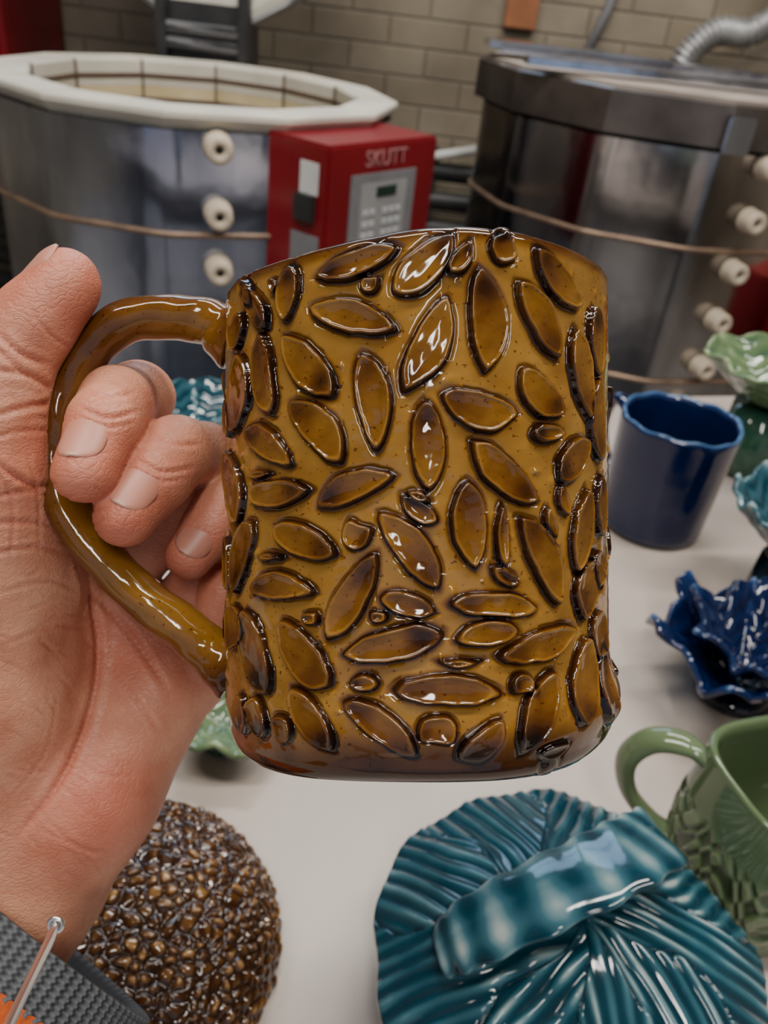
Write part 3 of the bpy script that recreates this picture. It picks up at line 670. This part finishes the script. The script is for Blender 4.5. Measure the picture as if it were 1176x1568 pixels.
bmug=empty('blue_mug',TM(.236,.614,.846))
prof=[(.001,.003),(.038,.0),(.043,.003)]+[(.0450+.0045*t,.003+.100*t) for t in np.linspace(.03,1,30)]+[(.0490,.1055),(.0465,.1055),(.045,.101),(.0433,.055),(.041,.012),(.001,.008)]
prof=np.array(prof); na=160; ph=(np.arange(na)*2*math.pi/na)[None]; r_=prof[:,0][:,None]; z=prof[:,1][:,None]
rr=r_*(1+.012*np.sin(2*ph)+.008*np.sin(5*ph)*z/.1); zz_=z+.0010*np.sin(3*ph+1)*(z/.1)+.0005*np.sin(11*ph)*(z/.1)**8
tn=.5+.5*np.exp(-((z-.1055)/.0013)**2)+0*ph
mk('mug_body',np.stack([rr*np.cos(ph),rr*np.sin(ph),zz_],-1).reshape(-1,3),gridF(len(prof),na),navy,bmug,attr={'tone':tn.ravel()})
Ph=cr([(-.03,.038,.086),(-.040,.062,.090),(-.044,.074,.060),(-.038,.058,.032),(-.028,.036,.024)],12)
sweep('mug_handle',Ph,.005,.007,(.8,.5,0),navy,bmug,n=20,attr={'tone':np.full((len(Ph),20),.5)})

def leaf_bowl(name,x,y,z,R_,H,lobes,amp,ruf,mat,seed,deep=1.8,jag=.03,layers=1):
    e=empty(name,TM(x,y,z)); ns,na=100,480; s=np.linspace(.01,1,ns)[:,None]; ph=(np.arange(na)*2*math.pi/na)[None]
    for L_ in range(layers):
        f=1-.3*L_
        rg=np.random.default_rng(seed+L_*10); p1=rg.uniform(0,6)
        lp=np.mod(ph*lobes/(2*math.pi)+p1,1); tri=np.abs(np.mod(ph*lobes*3/(2*math.pi)+p1,1)-.5)*2
        rad=R_*f*s*(1+amp*(1-np.abs(lp-.5)*2)**1.2*s**3+jag*tri*s**5+.04*np.sin(2*ph+p1))
        vein=np.exp(-((lp-.5)/.05)**2)
        side=.5+.5*np.sin(34*s+10*np.abs(lp-.5))
        zq=z-TAB-H+H*s**deep+ruf*s**3*np.sin(lobes*ph+p1)+ruf*.5*s**4*np.sin(2.0*lobes*ph+1+p1)+.0012*vein+.0009*side*s
        zq=zq-min(0,(zq.min()-.006))+.009*L_
        tn=.25+.30*side+.25*vein*s+.25*sm((s-.94)/.06)
        o=mk('leaf_body_%d'%(L_+1),np.stack([rad*np.cos(ph),rad*np.sin(ph),zq],-1).reshape(-1,3),gridF(ns,na,flip=False),mat,e,attr={'tone':tn.ravel()})
        sd=o.modifiers.new('thick','SOLIDIFY'); sd.thickness=.004; sd.offset=-1
        if L_==0: fh=float(zq[0].mean())+.001
    lathe('foot_ring',[(.001,0),(R_*.38,0),(R_*.5,.004),(R_*.45,fh),(R_*.2,fh+.001)],64,mat,e)
    return e
leaf_bowl('leaf_bowl',.352,.728,.862,.066,.045,7,.10,.003,lime,1,deep=1.6)
leaf_bowl('ruffled_bowl',.322,.520,.842,.058,.050,9,.08,.004,teal,2,deep=1.5)
leaf_bowl('leaf_dish',.258,.418,.800,.053,.040,6,.34,.007,navy,3,deep=1.5,jag=.12,layers=2)
leaf_bowl('small_leaf_dish',-.178,.645,.800,.045,.03,6,.15,.004,teal,4)
leaf_bowl('small_leaf_dish.001',-.105,.400,.785,.034,.02,6,.15,.003,teal,5)
leaf_bowl('green_leaf_dish',-.080,.325,.775,.030,.015,5,.15,.003,lime,6)

# ------------------------------------------------------------------ lights
wd=bpy.data.worlds.new('world'); bpy.context.scene.world=wd; wd.use_nodes=True
wd.node_tree.nodes['Background'].inputs[0].default_value=(.72,.82,1,1); wd.node_tree.nodes['Background'].inputs[1].default_value=.52
def fixture(i,x,y,rz,p,L=1.2,W=.16):
    e=empty('ceiling_light' if i==0 else 'ceiling_light.%03d'%i,T(x,y,2.86)@Matrix.Rotation(rz,4,'Z'))
    rbox('housing',(-L/2-.03,-W/2-.02,-.05),(L/2+.03,W/2+.02,.04),whitep,e)
    l=bpy.data.lights.new('tube','AREA'); l.shape='RECTANGLE'; l.size=L; l.size_y=W; l.energy=p; l.color=(1,.95,.88)
    o=bpy.data.objects.new('tube',l); bpy.context.scene.collection.objects.link(o); o.matrix_basis=T(0,0,-.06); o.parent=e
fixture(0,-.7,.2,.2,28); fixture(1,.8,.5,.2,28); fixture(2,.1,-1.2,1.5,29); fixture(3,.2,1.6,.0,26)
